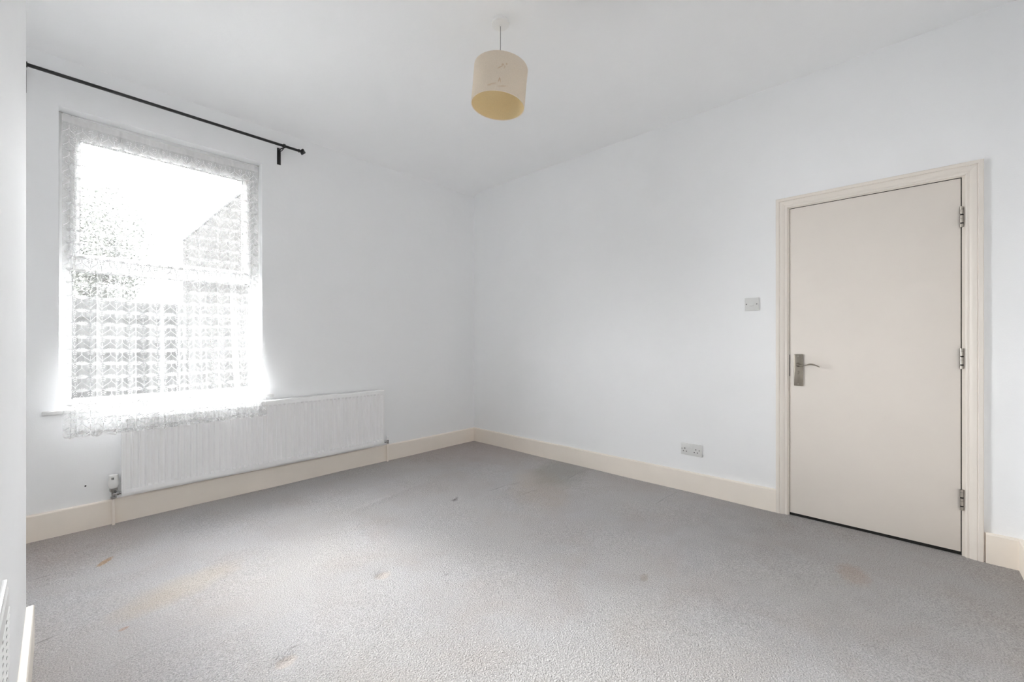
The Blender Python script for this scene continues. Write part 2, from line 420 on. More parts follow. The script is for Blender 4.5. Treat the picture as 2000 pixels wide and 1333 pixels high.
skirt('baseboard_right', (0, -3.906, 0), (0, YB, 0), (-1, 0, 0), 'short cream skirting board right of the door', 0, SK)
skirt('baseboard_front', (0, YB, 0), (BX, YB, 0), (0, 1, 0), 'cream skirting board behind the camera', SK, SK)
skirt('baseboard_left', (BX, YB, 0), (BX, BY, 0), (1, 0, 0), 'cream skirting board along the chimney breast', SK, -SK)
skirt('baseboard_left', (BX, BY, 0), (XW, BY, 0), (0, 1, 0), 'cream skirting return into the alcove', -SK, 0)
skirt('baseboard_left', (XW, BY, 0), (XW, 0, 0), (1, 0, 0), 'cream skirting board inside the alcove', SK, SK)

# ------------------------------------------------------------------ window
win = tag(empty('window_1', ((WX0 + WX1) / 2, 0.1, WZ0)), 'white framed window with a top light over a fixed pane', kind='structure')
FY0, FY1 = 0.088, 0.150
Z0 = WZ0 + 0.010
bm = new()
fw = 0.052
box(bm, (WX0, FY0, Z0), (WX0 + fw, FY1, WZ1), 0.004); box(bm, (WX1 - fw, FY0, Z0), (WX1, FY1, WZ1), 0.004)
box(bm, (WX0 + fw, FY0 + 0.0005, WZ1 - 0.085), (WX1 - fw, FY1, WZ1), 0.004); box(bm, (WX0 + fw, FY0 + 0.0005, Z0), (WX1 - fw, FY1, 0.775), 0.004)
obj('outer_frame', bm, 'upvc', win, 30)
bm = new(); box(bm, (WX0 + fw, FY0, 1.557), (WX1 - fw, FY1, 1.628), 0.005); obj('transom', bm, 'upvc', win, 30)
# top-hung sash
SX0, SX1, SZ0, SZ1 = -3.186, -2.228, 1.608, 2.418
GX0, GX1, GZ0, GZ1 = -3.147, -2.276, 1.660, 2.356
def rect_frame(bm, x0, x1, z0, z1, gx0, gx1, gz0, gz1, y0, y1, bev):
    box(bm, (x0, y0, z0), (gx0, y1, z1), bev); box(bm, (gx1, y0, z0), (x1, y1, z1), bev)
    box(bm, (gx0 - bev, y0, gz1), (gx1 + bev, y1, z1), bev); box(bm, (gx0 - bev, y0, z0), (gx1 + bev, y1, gz0), bev)
bm = new(); rect_frame(bm, SX0, SX1, SZ0, SZ1, GX0, GX1, GZ0, GZ1, FY0 - 0.012, FY1 - 0.01, 0.004)
sash = obj('opening_sash', bm, 'upvc', win, 30)
def gasket(parent, x0, x1, z0, z1, y):
    g = 0.005; b = new(); rect_frame(b, x0 - 0.001, x1 + 0.001, z0 - 0.001, z1 + 0.001, x0 + g, x1 - g, z0 + g, z1 - g, y, y + 0.012, 0)
    obj('gasket', b, 'rubber', parent)
def pane(parent, x0, x1, z0, z1, y):
    b = new(); v = [b.verts.new(p) for p in ((x0, y, z0), (x1, y, z0), (x1, y, z1), (x0, y, z1))]; b.faces.new(v)
    obj('pane', b, 'glass', parent)
gasket(sash, GX0, GX1, GZ0, GZ1, FY0 + 0.006); pane(sash, GX0, GX1, GZ0, GZ1, FY0 + 0.02)
LX0, LX1, LZ0, LZ1 = WX0 + fw, WX1 - fw, 0.775, 1.557
gasket(win, LX0, LX1, LZ0, LZ1, FY0 + 0.018); pane(win, LX0, LX1, LZ0, LZ1, FY0 + 0.032)
# window board
bm = new()
box(bm, (WX0 - 0.066, -0.028, WZ0 - 0.012), (WX1 + 0.078, 0.0, WZ0 + 0.012), 0.006, 3)
box(bm, (WX0, -0.002, WZ0 - 0.012), (WX1, FY1, WZ0 + 0.012))
obj('window_sill', bm, 'gloss_white', win, 30)

# ------------------------------------------------------------------ door
door = tag(empty('door_1', (0, (DY0 + DY1) / 2, 0)), 'closed plain cream door with nickel lever handle and three hinges', kind='structure')
bm = new(); box(bm, (0.002, DY0 - 0.0018, 0.018), (0.046, DY1 + 0.004, DZ - 0.004), 0.0015)
obj('door_panel', bm, 'door', door, 30)
bm = new()
box(bm, (-0.001, DY0, -0.01), (0.141, LY0, LZ)); box(bm, (-0.001, DY1, -0.01), (0.141, LY1, LZ)); box(bm, (-0.001, DY0, DZ), (0.141, DY1, LZ))
obj('door_lining', bm, 'frame_cream', door)
bm = new()
box(bm, (0.049, DY0 - 0.014, -0.01), (0.085, DY0, DZ)); box(bm, (0.049, DY1, -0.01), (0.085, DY1 + 0.014, DZ)); box(bm, (0.049, DY0, DZ - 0.014), (0.085, DY1, DZ))
obj('door_stop', bm, 'frame_cream', door)
bm = new()  # dark strips added in the gap round and under the door, standing for shade
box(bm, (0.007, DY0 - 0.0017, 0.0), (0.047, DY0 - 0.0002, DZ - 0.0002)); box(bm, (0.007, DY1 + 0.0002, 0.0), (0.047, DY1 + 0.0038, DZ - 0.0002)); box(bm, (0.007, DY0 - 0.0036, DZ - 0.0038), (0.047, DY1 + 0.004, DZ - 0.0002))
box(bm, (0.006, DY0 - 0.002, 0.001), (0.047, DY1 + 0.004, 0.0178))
tag(obj('gap_shade', bm, 'dark', door), 'dark strips added as painted shade in the gap round the door')
# moulded architrave, mitred at the top corners; profile = (distance out from inner edge, thickness)
AW = 0.064
AP = [(0, 0), (0, 0.010), (0.004, 0.012), (0.009, 0.012), (0.011, 0.0105), (0.015, 0.0105), (0.019, 0.014), (0.028, 0.0175), (0.040, 0.019), (0.0425, 0.0165), (0.046, 0.0215), (0.060, 0.0215), (AW, 0.018), (AW, 0)]
AY0, AY1, AZ = DY0 + 0.009, DY1 - 0.012, DZ + 0.006
def arch(pts):
    b = new(); sweep(b, pts); o = obj('architrave', b, 'frame_cream', door, 20)
arch([[(-h, AY0 + w, -0.01) for w, h in AP], [(-h, AY0 + w, AZ + w) for w, h in AP]])
arch([[(-h, AY1 - w, -0.01) for w, h in AP], [(-h, AY1 - w, AZ + w) for w, h in AP]])
arch([[(-h, AY0 + w, AZ + w) for w, h in AP], [(-h, AY1 - w, AZ + w) for w, h in AP]])
# hinges
HY = DY1 + 0.0015
for zc in (1.782, 1.0365, 0.294):
    b = new(); box(b, (0.0, HY - 0.0008, zc - 0.054), (0.03, HY + 0.0008, zc + 0.054)); box(b, (-0.0015, DY1 - 0.0065, zc - 0.054), (0.0, DY1 - 0.001, zc + 0.054))
    hg = obj('hinge', b, 'dark', door)
    for za, zb in ((0.0, 0.0135), (0.0150, 0.0390), (0.0465, 0.0610), (0.0625, 0.0840), (0.0910, 0.1080)):
        z0 = zc + 0.054
        b = new(); cyl(b, (-0.0055, HY, z0 - zb), (-0.0055, HY, z0 - za), 0.0068, 14)
        obj('knuckle', b, 'steel', hg, 40)
    b = new(); cyl(b, (-0.0050, HY, zc - 0.054), (-0.0050, HY, zc + 0.054), 0.0052, 10); obj('pin', b, 'dark', hg, 40)
# lever handle on a long plate
hp = new(); box(hp, (0.002, -3.081, 0.843), (-0.0075, -3.130, 1.046), 0.0035, 2)
plate = obj('handle_plate', hp, 'nickel', door, 40)
b = new(); lathe(b, (-0.0075, -3.1045, 0.979), (-1, 0, 0), [(0, 0.0125), (0.004, 0.012), (0.006, 0.0085), (0.034, 0.0075)], 20)
n = 16; pts = []; rad = []; fl = []
for i in range(n):
    s = i / (n - 1)
    y = -3.102 - 0.118 * s
    z = 0.979 - 0.006 * math.sin(s * PI * 0.9) * (1 - s) * 1.2 + 0.010 * math.sin(max(0, s - 0.35) / 0.65 * PI) - 0.010 * max(0, s - 0.6) / 0.4
    x = -0.040 - 0.010 * math.sin(s * PI) - 0.002
    pts.append((x, y, z)); rad.append(0.0062 - 0.0026 * math.sin(min(1, s / 0.6) * PI) + 0.0022 * math.sin(max(0, s - 0.45) / 0.55 * PI) - 0.003 * s); fl.append((1.0 + 0.9 * s, 0.95 - 0.15 * s))
tube(b, pts, rad, 14, fl)
obj('lever', b, 'nickel', plate, 60)
b = new(); lathe(b, (-0.0075, -3.1035, 0.931), (-1, 0, 0), [(0, 0.009), (0.004, 0.009), (0.006, 0.007), (0.012, 0.007)], 18)
box(b, (-0.0175, -3.1015, 0.9215), (-0.029, -3.1055, 0.9405), 0.0018); obj('thumb_turn', b, 'nickel', plate, 40)
for zz in (1.034, 0.855):
    b = new(); lathe(b, (-0.0072, -3.1045, zz), (-1, 0, 0), [(0, 0.0042), (0.0012, 0.0038), (0.0014, 0.002)], 12); obj('screw', b, 'steel', plate, 40)
b = new(); box(b, (-0.0016, DY0 + 0.0005, 0.903), (0.03, DY0 - 0.0028, 1.042), 0.0005); obj('strike_plate', b, 'dark', door)

# ------------------------------------------------------------------ light switch and socket on the right wall
sw = tag(empty('light_switch', (0, -2.8385, 1.339)), 'square white light switch on the wall left of the door', 'switch')
b = new(); box(b, (0.0, -2.795, 1.339), (-0.0085, -2.882, 1.427), 0.003, 2); obj('face_plate', b, 'plastic', sw, 40)
b = new(); sweep(b, [[(-0.008, y, 1.370), (-0.0125, y, 1.372), (-0.0095, y, 1.396), (-0.008, y, 1.396)] for y in (-2.826, -2.849)]); obj('rocker', b, 'plastic', sw)
for y in (-2.8065, -2.8695):
    b = new(); lathe(b, (-0.0078, y, 1.3835), (-1, 0, 0), [(0, 0.0042), (0.0014, 0.0042), (0.0016, 0.003)], 12); obj('screw', b, 'label_grey', sw)

sk = tag(empty('double_socket', (0, -2.435, 0.272)), 'white double plug socket low on the right wall above skirting', 'socket')
b = new(); box(b, (0.0, -2.358, 0.272), (-0.0095, -2.513, 0.360), 0.0035, 2); obj('face_plate', b, 'plastic', sk, 40)
for u in (0.060, 0.083):
    y = -2.358 - u
    b = new(); sweep(b, [[(-0.009, yy, 0.322), (-0.0135, yy, 0.324), (-0.0105, yy, 0.350), (-0.009, yy, 0.350)] for yy in (y + 0.0075, y - 0.0075)]); obj('rocker', b, 'plastic', sk)
for u in (0.030, 0.110):
    y = -2.358 - u
    b = new()
    box(b, (-0.009, y - 0.003, 0.317), (-0.0100, y + 0.003, 0.326)); box(b, (-0.009, y + 0.0075, 0.297), (-0.0100, y + 0.0145, 0.3025)); box(b, (-0.009, y - 0.0145, 0.297), (-0.0100, y - 0.0075, 0.3025))
    obj('pin_holes', b, 'dark', sk)
for u in (0.0085, 0.1345):
    y = -2.358 - u
    b = new(); lathe(b, (-0.0088, y, 0.318), (-1, 0, 0), [(0, 0.0038), (0.0012, 0.0038), (0.0014, 0.003)], 12); obj('screw', b, 'label_grey', sk)

# ------------------------------------------------------------------ radiator
RX0, RX1, RZ0, RZ1, RY = -2.972, -1.178, 0.178, 0.680, -0.078
rad = tag(empty('radiator', ((RX0 + RX1) / 2, 0, RZ0)), 'long white fluted panel radiator under the window', 'radiator')
NF = 53; ins = 0.016; pitch = (RX1 - RX0 - 2 * ins) / NF
zrows = [RZ0 + 0.032, RZ0 + 0.044, RZ1 - 0.046, RZ1 - 0.034]; zd = [0, 1, 1, 0]
dep = 0.016
xs, ds = [], []
for k in range(NF):
    x = RX0 + ins + k * pitch
    for f_, d_ in ((0.0, 1), (0.14, 1), (0.20, 0.8), (0.30, 0.0), (0.84, 0.0), (0.94, 0.8)): xs.append(x + f_ * pitch); ds.append(d_)
xs.append(RX1 - ins); ds.append(1)
b = new()
cols = []
for x, d_ in zip(xs, ds): cols.append([b.verts.new((x, RY + dep * (1 - d_) * zz, z)) for z, zz in zip(zrows, zd)])
for p, q in zip(cols, cols[1:]):
    for i in range(3): b.faces.new((p[i], q[i], q[i + 1], p[i + 1]))
# flat surround with rolled edges
yf = RY
rim = lambda i, y: [(RX0 + i, y, RZ0 + i), (RX1 - i, y, RZ0 + i), (RX1 - i, y, RZ1 - i), (RX0 + i, y, RZ1 - i)]
inner = [cols[0][0], cols[-1][0], cols[-1][3], cols[0][3]]
r1 = [b.verts.new(p) for p in rim(0.009, yf)]; r2 = [b.verts.new(p) for p in rim(0.0075, yf + 0.002)]; r3 = [b.verts.new(p) for p in rim(0.002, yf + 0.002)]; r4 = [b.verts.new(p) for p in rim(0.0, yf + 0.016)]; r5 = [b.verts.new(p) for p in rim(0.006, yf + 0.022)]
# surround from inner field to r1 (n-gons along top and bottom follow the columns)
b.faces.new([r1[0], r1[1]] + [c[0] for c in reversed(cols)]); b.faces.new([r1[3], r1[2]] + [c[3] for c in reversed(cols)])
b.faces.new([r1[0]] + list(cols[0]) + [r1[3]]); b.faces.new([r1[1]] + list(cols[-1]) + [r1[2]])
for p, q in ((r1, r2), (r2, r3), (r3, r4), (r4, r5)):
    for i in range(4): b.faces.new((p[i], p[(i + 1) % 4], q[(i + 1) % 4], q[i]))
b.faces.new(r5)
panel = obj('panel', b, 'rad', rad, 50)
for x in (RX0 + 0.12, (RX0 + RX1) / 2, RX1 - 0.12):
    b = new(); box(b, (x - 0.015, yf + 0.021, RZ0 + 0.05), (x + 0.015, -0.002, RZ1 - 0.06)); obj('wall_bracket', b, 'rad', rad)
b = new()
for k in range(80):
    x = RX0 + 0.05 + k * (RX1 - RX0 - 0.1) / 79; box(b, (x - 0.0006, yf + 0.0222, RZ0 + 0.05), (x + 0.0006, -0.018, RZ1 - 0.012))
o = obj('convector_fins', b, 'rad', rad); o['kind'] = 'stuff'
b = new(); box(b, (RX0 + 0.004, yf + 0.010, RZ1 - 0.006), (RX1 - 0.004, -0.012, RZ1 - 0.001), 0.001); obj('top_cover', b, 'rad', rad)
# thermostatic valve, left
VX, VY = -3.004, -0.040
b = new(); lathe(b, (VX, VY, 0.226), (0, 0, 1), [(0, 0.015), (0.006, 0.019), (0.014, 0.0225), (0.030, 0.0255), (0.052, 0.0245), (0.072, 0.0225), (0.080, 0.0205), (0.082, 0.015)], 28)
head = tag(obj('thermostat_head', b, 'plastic_bright', rad, 40), 'white ribbed thermostat head')
cdir = Vector((CAM.x - VX, CAM.y - VY, 0)).normalized(); cr = Vector((-cdir.y, cdir.x, 0))
b = new(); ctr = Vector((VX, VY, 0.289)) + cdir * 0.0246 + Vector((0.0, 0.0, 0.0)) - cr * 0.003
for (u0, u1) in ((-0.0060, -0.0012), (0.0002, 0.0050)):
    vs = [ctr + cr * u + Vector((0, 0, z)) - cdir * dd for u, z, dd in ((u0, -0.0065, 0), (u1, -0.0065, 0), (u1, 0.0065, 0), (u0, 0.0065, 0))]
    vb = [p - cdir * 0.004 for p in vs]; sweep(b, [[p[:] for p in vb], [p[:] for p in vs]])
obj('scale_mark', b, 'label_grey', head)
b = new(); lathe(b, (VX, VY, 0.160), (0, 0, 1), [(0, 0.012), (0.004, 0.015), (0.014, 0.015), (0.018, 0.0095), (0.030, 0.0105), (0.036, 0.010), (0.044, 0.014), (0.050, 0.0185), (0.064, 0.019), (0.066, 0.016)], 20)
cyl(b, (VX, VY, 0.190), (RX0 - 0.012, yf + 0.012, 0.196), 0.0085); lathe(b, (RX0 - 0.022, yf + 0.012, 0.196), (1, 0, 0), [(0, 0.010), (0.002, 0.0125), (0.012, 0.0125), (0.014, 0.010), (0.026, 0.009)], 6)
obj('valve_body', b, 'chrome', rad, 40)
b = new(); cyl(b, (VX, VY, -0.01), (VX, VY, 0.162), 0.0078); tag(obj('pipe', b, 'cream', rad, 40), 'cream painted left pipe')
# lockshield valve, right
WX_, WY_ = -1.124, -0.040
b = new(); lathe(b, (WX_, WY_, 0.168), (0, 0, 1), [(0, 0.009), (0.002, 0.0125), (0.010, 0.0125), (0.014, 0.009), (0.026, 0.011), (0.034, 0.011), (0.036, 0.009)], 16)
cyl(b, (WX_, WY_, 0.190), (RX1 + 0.010, yf + 0.012, 0.196), 0.0085); lathe(b, (RX1 + 0.020, yf + 0.012, 0.196), (-1, 0, 0), [(0, 0.010), (0.002, 0.0125), (0.012, 0.0125), (0.022, 0.009)], 6)
obj('valve_body', b, 'chrome', rad, 40)
b = new(); lathe(b, (WX_, WY_, 0.2035), (0, 0, 1), [(0, 0.0115), (0.012, 0.0115), (0.032, 0.009), (0.034, 0.006)], 18); tag(obj('valve_cap', b, 'plastic_bright', rad, 40), 'white lockshield cap')
b = new(); cyl(b, (WX_, WY_, -0.01), (WX_, WY_, 0.170), 0.0078); obj('pipe', b, 'cream', rad, 40)

# ------------------------------------------------------------------ curtain pole
pole = tag(empty('curtain_pole', (-2.75, -0.08, 2.645)), 'thin black metal curtain pole above the window', 'curtain pole')
PY, PZ = -0.080, 2.645
b = new(); cyl(b, (-3.60, PY, PZ), (-1.936, PY, PZ), 0.0098, 18); obj('rod', b, 'black', pole, 40)
for s, x0 in ((1, -1.940), (-1, -3.595)):
    b = new(); lathe(b, (x0, PY, PZ), (s, 0, 0), [(0, 0.010), (0.002, 0.0135), (0.009, 0.0135), (0.011, 0.008), (0.016, 0.010)], 12)
    lathe(b, (x0 + s * 0.015, PY, PZ), (s, 0, 0), [(0, 0.008), (0.012, 0.0235), (0.019, 0.0255), (0.040, 0.004)], 6)
    obj('finial', b, 'black', pole, 20)
for xb in (-2.056, -3.369):
    b = new(); box(b, (xb - 0.013, 0.0, 2.519), (xb + 0.013, -0.006, 2.648), 0.001); br = obj('bracket', b, 'black', pole)
    b = new()
    tube(b, [(xb - 0.003, -0.004, 2.634), (xb + 0.0, -0.030, 2.632), (xb + 0.006, -0.060, 2.632), (xb + 0.012, -0.080, 2.6335)], 0.0045, 8)
    tube(b, [(xb + 0.008, -0.004, 2.622), (xb + 0.010, -0.040, 2.622), (xb + 0.012, -0.070, 2.628)], 0.003, 8)
    lathe(b, (xb + 0.006, PY, PZ), (1, 0, 0), [(0, 0.0102), (0.0, 0.0155), (0.013, 0.0155), (0.013, 0.0102)], 18, cap=False)
    cyl(b, (xb + 0.0125, PY - 0.012, PZ - 0.006), (xb + 0.0125, PY - 0.026, PZ - 0.014), 0.0045, 8)
    obj('arm', b, 'black', br, 40)

# ------------------------------------------------------------------ lace curtain on a wire in the reveal
CX0, CX1 = -3.222, -2.184
ZT, ZB = 2.470, 0.568
LEN = ZT - ZB
FOLDS = [(1.0, 9.0, 0.4), (0.7, 13.7, 2.1), (0.5, 21.0, 0.9), (0.35, 31.0, 4.0)]
PLEATS = [(0.06, 0.020, 0.012, -0.03), (0.155, 0.012, 0.010, -0.02), (0.245, 0.024, 0.012, -0.035), (0.335, 0.013, 0.009, -0.02), (0.455, 0.024, 0.011, -0.03), (0.53, 0.012, 0.009, -0.015), (0.635, 0.014, 0.010, 0.0), (0.735, 0.026, 0.012, 0.008), (0.80, 0.014, 0.009, 0.01), (0.90, 0.018, 0.011, 0.012)]
def fold(s, v):
    drift = 0.05 * v / LEN
    sway = s + drift * np.sin(3.1 * s + 0.5) * 0.35
    y = 0
    for a, fq, ph in FOLDS: y = y + a * np.sin(2 * PI * fq * sway + ph + 0.9 * np.sin(2.3 * v + 5 * s))
    return y / 2.2
def cloth(s, v):
    """s 0..1 across, v metres below the wire"""
    s = np.asarray(s, float); v = np.asarray(v, float)
    tt = v / LEN
    top = 0.014 * np.sin(PI * s) * (1 - tt)                         # slight sag of the wire
    z = ZT + 0.012 - v - top + 0.004 * np.sin(7 * s + 2)*tt
    lean = np.clip(v / 1.72, 0, 1)
    yb = 0.062 - 0.122 * lean ** 3.0 - 0.044 * np.clip((v - 1.68) / 0.2, 0, 1)
    amp = 0.004 + 0.010 * np.clip(tt * 1.3, 0, 1)
    amp = np.where(v > 1.62, amp * 1.0, amp)
    y = yb - amp * (fold(s, v) + 0.25)
    px = 0
    for s0, A, w, lean_ in PLEATS:
        d = (s - s0 - lean_ * tt) / w
        grow = np.clip((tt - 0.05) * 1.6, 0, 1)
        y = y - A * grow * np.exp(-d * d); px = px - 0.55 * A * grow * d * np.exp(-d * d)
    skew = 0.003 * tt * (s - 0.5) * 2
    x = CX0 + (CX1 - CX0) * (s + 0.008 * np.sin(2 * PI * 5 * s + 1.3) * tt) + skew + px
    return np.stack([x, y, z], -1)
# arc length across for laying the pattern flat on the cloth
ss = np.linspace(0, 1, 2400); pm = cloth(ss, np.full_like(ss, 1.2))
arc = np.concatenate([[0], np.cumsum(np.linalg.norm(np.diff(pm, axis=0), axis=1))])
UW = arc[-1]
TU = UW / round(UW / 0.074); TV = 0.080
def s_of_u(u): return np.interp(u, arc, ss)
def scallop(u): return 0.013 * np.sqrt(np.clip(1 - (2 * ((u / TU) % 1.0) - 1) ** 2, 0, 1))
def vbot(u): return LEN + scallop(u)

lace = tag(empty('lace_curtain', ((CX0 + CX1) / 2, 0.03, ZB)), 'white net lace curtain with leaf sprig pattern hanging over the window', 'curtain')
# net sheet
nu, nv = 420, 70
us = np.linspace(0, UW, nu)
vv = np.linspace(0, 1, nv)
U, T = np.meshgrid(us, vv, indexing='ij')
V = T * vbot(U)
P = cloth(s_of_u(U), V).reshape(-1, 3)
idx = np.arange(nu * nv).reshape(nu, nv)
F = np.stack([idx[:-1, :-1], idx[1:, :-1], idx[1:, 1:], idx[:-1, 1:]], -1).reshape(-1, 4)
me = bpy.data.meshes.new('net'); me.from_pydata(P.tolist(), [], F.tolist()); me.update()
me.polygons.foreach_set('use_smooth', [True] * len(me.polygons)); me.materials.append(M['net'])
o = bpy.data.objects.new('net', me); C.objects.link(o); o.parent = lace; o.matrix_parent_inverse = Matrix.Translation(-lace.location)

# woven sprigs, stems and ogee lines: real pieces lying on the net
PV, PF = [], []
GV, GF = [], []
def ground(u, v):
    i = len(GV)
    for k in range(28):
        a = 2 * PI * k / 28; f_ = 1.0 if k % 2 else 0.80
        GV.append((u + 0.0345 * f_ * math.cos(a), v + 0.0125 * f_ * math.sin(a)))
    GF.append(list(range(i, i + 28)))
def poly(uv):
    i = len(PV); PV.extend(uv); PF.append(list(range(i, i + len(uv))))
def leaf(u, v, ang, L, W):
    """pointed leaf from (u,v) in direction ang (0 = up)"""
    d = (math.sin(ang), -math.cos(ang)); n = (d[1], -d[0])
    q = []
    for a, w in ((0, 0.12), (0.35, 0.85), (0.6, 1.0), (0.85, 0.6), (1.0, 0.0)): q.append((u + d[0] * L * a + n[0] * W * w / 2, v + d[1] * L * a + n[1] * W * w / 2))
    for a, w in ((0.85, 0.6), (0.6, 1.0), (0.35, 0.85), (0, 0.12)): q.append((u + d[0] * L * a - n[0] * W * w / 2, v + d[1] * L * a - n[1] * W * w / 2))
    poly(q)
def line(pts, w):
    for (a, b_) in zip(pts, pts[1:]):
        dx, dy = b_[0] - a[0], b_[1] - a[1]; L = math.hypot(dx, dy) or 1; nx_, ny_ = -dy / L * w / 2, dx / L * w / 2
        poly([(a[0] + nx_, a[1] + ny_), (b_[0] + nx_, b_[1] + ny_), (b_[0] - nx_, b_[1] - ny_), (a[0] - nx_, a[1] - ny_)])
def fan(u, v):
    for a, L, W in ((0, 0.019, 0.0062), (0.55, 0.021, 0.0066), (-0.55, 0.021, 0.0066), (1.08, 0.022, 0.0066), (-1.08, 0.022, 0.0066)):
        leaf(u + math.sin(a) * 0.004, v - math.cos(a) * 0.004, a, L, W)
    line([(u, v), (u, v + 0.014)], 0.0034)
def arrow(u, v):
    for k in range(3):
        L = 0.021 - 0.004 * k
        for sgn in (-1, 1): leaf(u + sgn * 0.001, v + 0.0125 * k, sgn * 2.25, L, 0.0060)
    leaf(u, v + 0.039, PI, 0.008, 0.0055)
rows = int(LEN / TV) + 2; colsn = round(UW / TU)
for r in range(rows):
    for c in range(-1, colsn + 1):
        u0 = (c + 0.5) * TU; v0 = 0.055 + r * TV
        fan(u0, v0); ground(u0, v0 - 0.008); arrow(u0 + TU / 2, v0 - 0.012)
        # ogee lines between the sprigs
        pts = []
        for k in range(9):
            a = k / 8; pts.append((u0 + TU / 2 * (0.5 - 0.5 * math.cos(PI * a)), v0 + 0.014 + 0.048 * a))
        line(pts, 0.0026); line([(2 * u0 - p[0], p[1]) for p in pts], 0.0026)
        line([(u0 + TU / 2, v0 - 0.018), (u0 + TU / 2, v0 - 0.052)], 0.0026)
PV = np.array(PV); ok = []
for f in PF:
    a = PV[f]
    if a[:, 0].min() > 0.002 and a[:, 0].max() < UW - 0.002 and a[:, 1].min() > 0.045 and (a[:, 1] < vbot(a[:, 0]) - 0.004).all(): ok.append(f)
GV = np.array(GV); gok = []
for f in GF:
    a = GV[f]
    if a[:, 0].min() > 0.002 and a[:, 0].max() < UW - 0.002 and a[:, 1].min() > 0.045 and (a[:, 1] < vbot(a[:, 0]) - 0.004).all(): gok.append(f)
def on_cloth(name, uv, faces, m, off, stuff=True):
    s = s_of_u(uv[:, 0]); p = cloth(s, uv[:, 1])
    e = 1e-3; pu = cloth(np.clip(s + e, 0, 1), uv[:, 1]) - cloth(np.clip(s - e, 0, 1), uv[:, 1]); pv = cloth(s, uv[:, 1] + e) - cloth(s, uv[:, 1] - e)
    n = np.cross(pu, pv); n /= np.linalg.norm(n, axis=1, keepdims=True); n *= np.sign(-n[:, 1:2])
    p = p + n * off
    used = sorted({i for f in faces for i in f}); mp_ = {j: k for k, j in enumerate(used)}
    me = bpy.data.meshes.new(name); me.from_pydata(p[used].tolist(), [], [[mp_[i] for i in f] for f in faces]); me.update(); me.materials.append(M[m])
    o = bpy.data.objects.new(name, me); C.objects.link(o); o.parent = lace; o.matrix_parent_inverse = Matrix.Translation(-lace.location)
    if stuff: o['kind'] = 'stuff'
    return o
on_cloth('leaf_sprigs', PV, ok, 'motif', 0.0016)
on_cloth('dense_ground', GV, gok, 'ground', 0.0008)
# scalloped hem band and heading band
def strip(name, u, v0, v1, m, off):
    n = len(u); uv = np.concatenate([np.stack([u, v0], -1), np.stack([u, v1], -1)])
    on_cloth(name, uv, [[i, i + 1, n + i + 1, n + i] for i in range(n - 1)], m, off, False)
u = np.linspace(0.001, UW - 0.001, 900)
strip('scalloped_hem', u, vbot(u) - 0.0065, vbot(u) - 0.0002, 'motif', 0.0012)
strip('hem_band', u, vbot(u) - 0.048, vbot(u) - 0.0065, 'net', 0.0016)
strip('heading', u, np.zeros_like(u), np.full_like(u, 0.042), 'hem', 0.0012)

wire = tag(empty('curtain_wire', ((WX0 + WX1) / 2, 0.062, 2.483)), 'stretched white net wire across the top of the window recess', 'curtain wire')
b = new(); tube(b, [(WX0 + 0.006 + (WX1 - WX0 - 0.012) * k / 16, 0.0695, ZT + 0.0115 - 0.0138 * math.sin(PI * k / 16)) for k in range(17)], 0.0022, 8); obj('coil', b, 'plastic_bright', wire, 40)
for xh, s in ((WX0, 1), (WX1, -1)):
    b = new(); tube(b, [(xh, 0.0695, 2.492), (xh + s * 0.006, 0.0695, 2.492), (xh + s * 0.014, 0.0675, 2.489), (xh + s * 0.016, 0.0695, 2.481), (xh + s * 0.008, 0.0695, 2.4815)], 0.0018, 8); obj('hook', b, 'steel', wire, 40)

# ------------------------------------------------------------------ pendant lamp
LX, LY = -1.6505, -2.043
lamp = tag(empty('pendant_lamp', (LX, LY, H)), 'ceiling pendant with stained cream fabric drum shade', 'lamp')
b = new(); lathe(b, (LX, LY, H + 0.0008), (0, 0, -1), [(0, 0.0385), (0.012, 0.0375), (0.0135, 0.0455), (0.021, 0.0470), (0.0275, 0.0445), (0.0300, 0.036), (0.0310, 0.009), (0.0335, 0.0065), (0.035, 0.004)], 36)
obj('ceiling_rose', b, 'plastic_bright', lamp, 35)
TIP = Vector((LX, LY, 2.548))
b = new(); cyl(b, (LX, LY, H - 0.033), (LX, LY, 2.50), 0.0019, 10); obj('cord', b, 'flex', lamp, 40)
b = new(); lathe(b, (LX, LY, 2.535), (0, 0, -1), [(0, 0.006), (0.004, 0.014), (0.020, 0.016), (0.022, 0.020), (0.028, 0.020), (0.030, 0.016), (0.062, 0.017), (0.063, 0.013)], 20); obj('lamp_holder', b, 'plastic_bright', lamp, 40)
# tilted shade, built in its own frame
SHR, SHH = 0.1405, 0.195
view = Vector((math.sin(YAW), math.cos(YAW), 0))
Rt = Matrix.Rotation(math.radians(5.0), 4, view)
Tm = Matrix.Translation((LX, LY, 2.5225)) @ Rt @ Matrix.Translation((0, 0, -0.058))   # frame origin at the shade centre
ca = math.atan2(CAM.y - LY, CAM.x - LX)   # direction to the viewer side
def cu(du): return ca * 0.14 + du
stains = [(cu(0.005), 0.020, 0.016, 0.0028, 0.6, 0.55), (cu(0.014), 0.033, 0.006, 0.003, 0.2, 0.7), (cu(0.033), 0.038, 0.0035, 0.004, 0, 0.7), (cu(0.024), 0.022, 0.003, 0.008, -0.2, 0.35),
          (cu(0.002), -0.046, 0.0022, 0.012, -0.25, 0.7), (cu(0.008), -0.046, 0.0022, 0.012, 0.25, 0.7), (cu(-0.026), -0.066, 0.016, 0.004, 0.15, 0.4), (cu(-0.045), -0.072, 0.010, 0.003, -0.1, 0.4), (cu(0.022), -0.074, 0.022, 0.0035, 0.2, 0.35)]
M['shade'] = shade_mat('cream_shade_fabric', (0.95, 0.885, 0.80, 1), stains)
M['lining'] = shade_mat('yellowed_shade_lining', (0.95, 0.815, 0.535, 1), [])
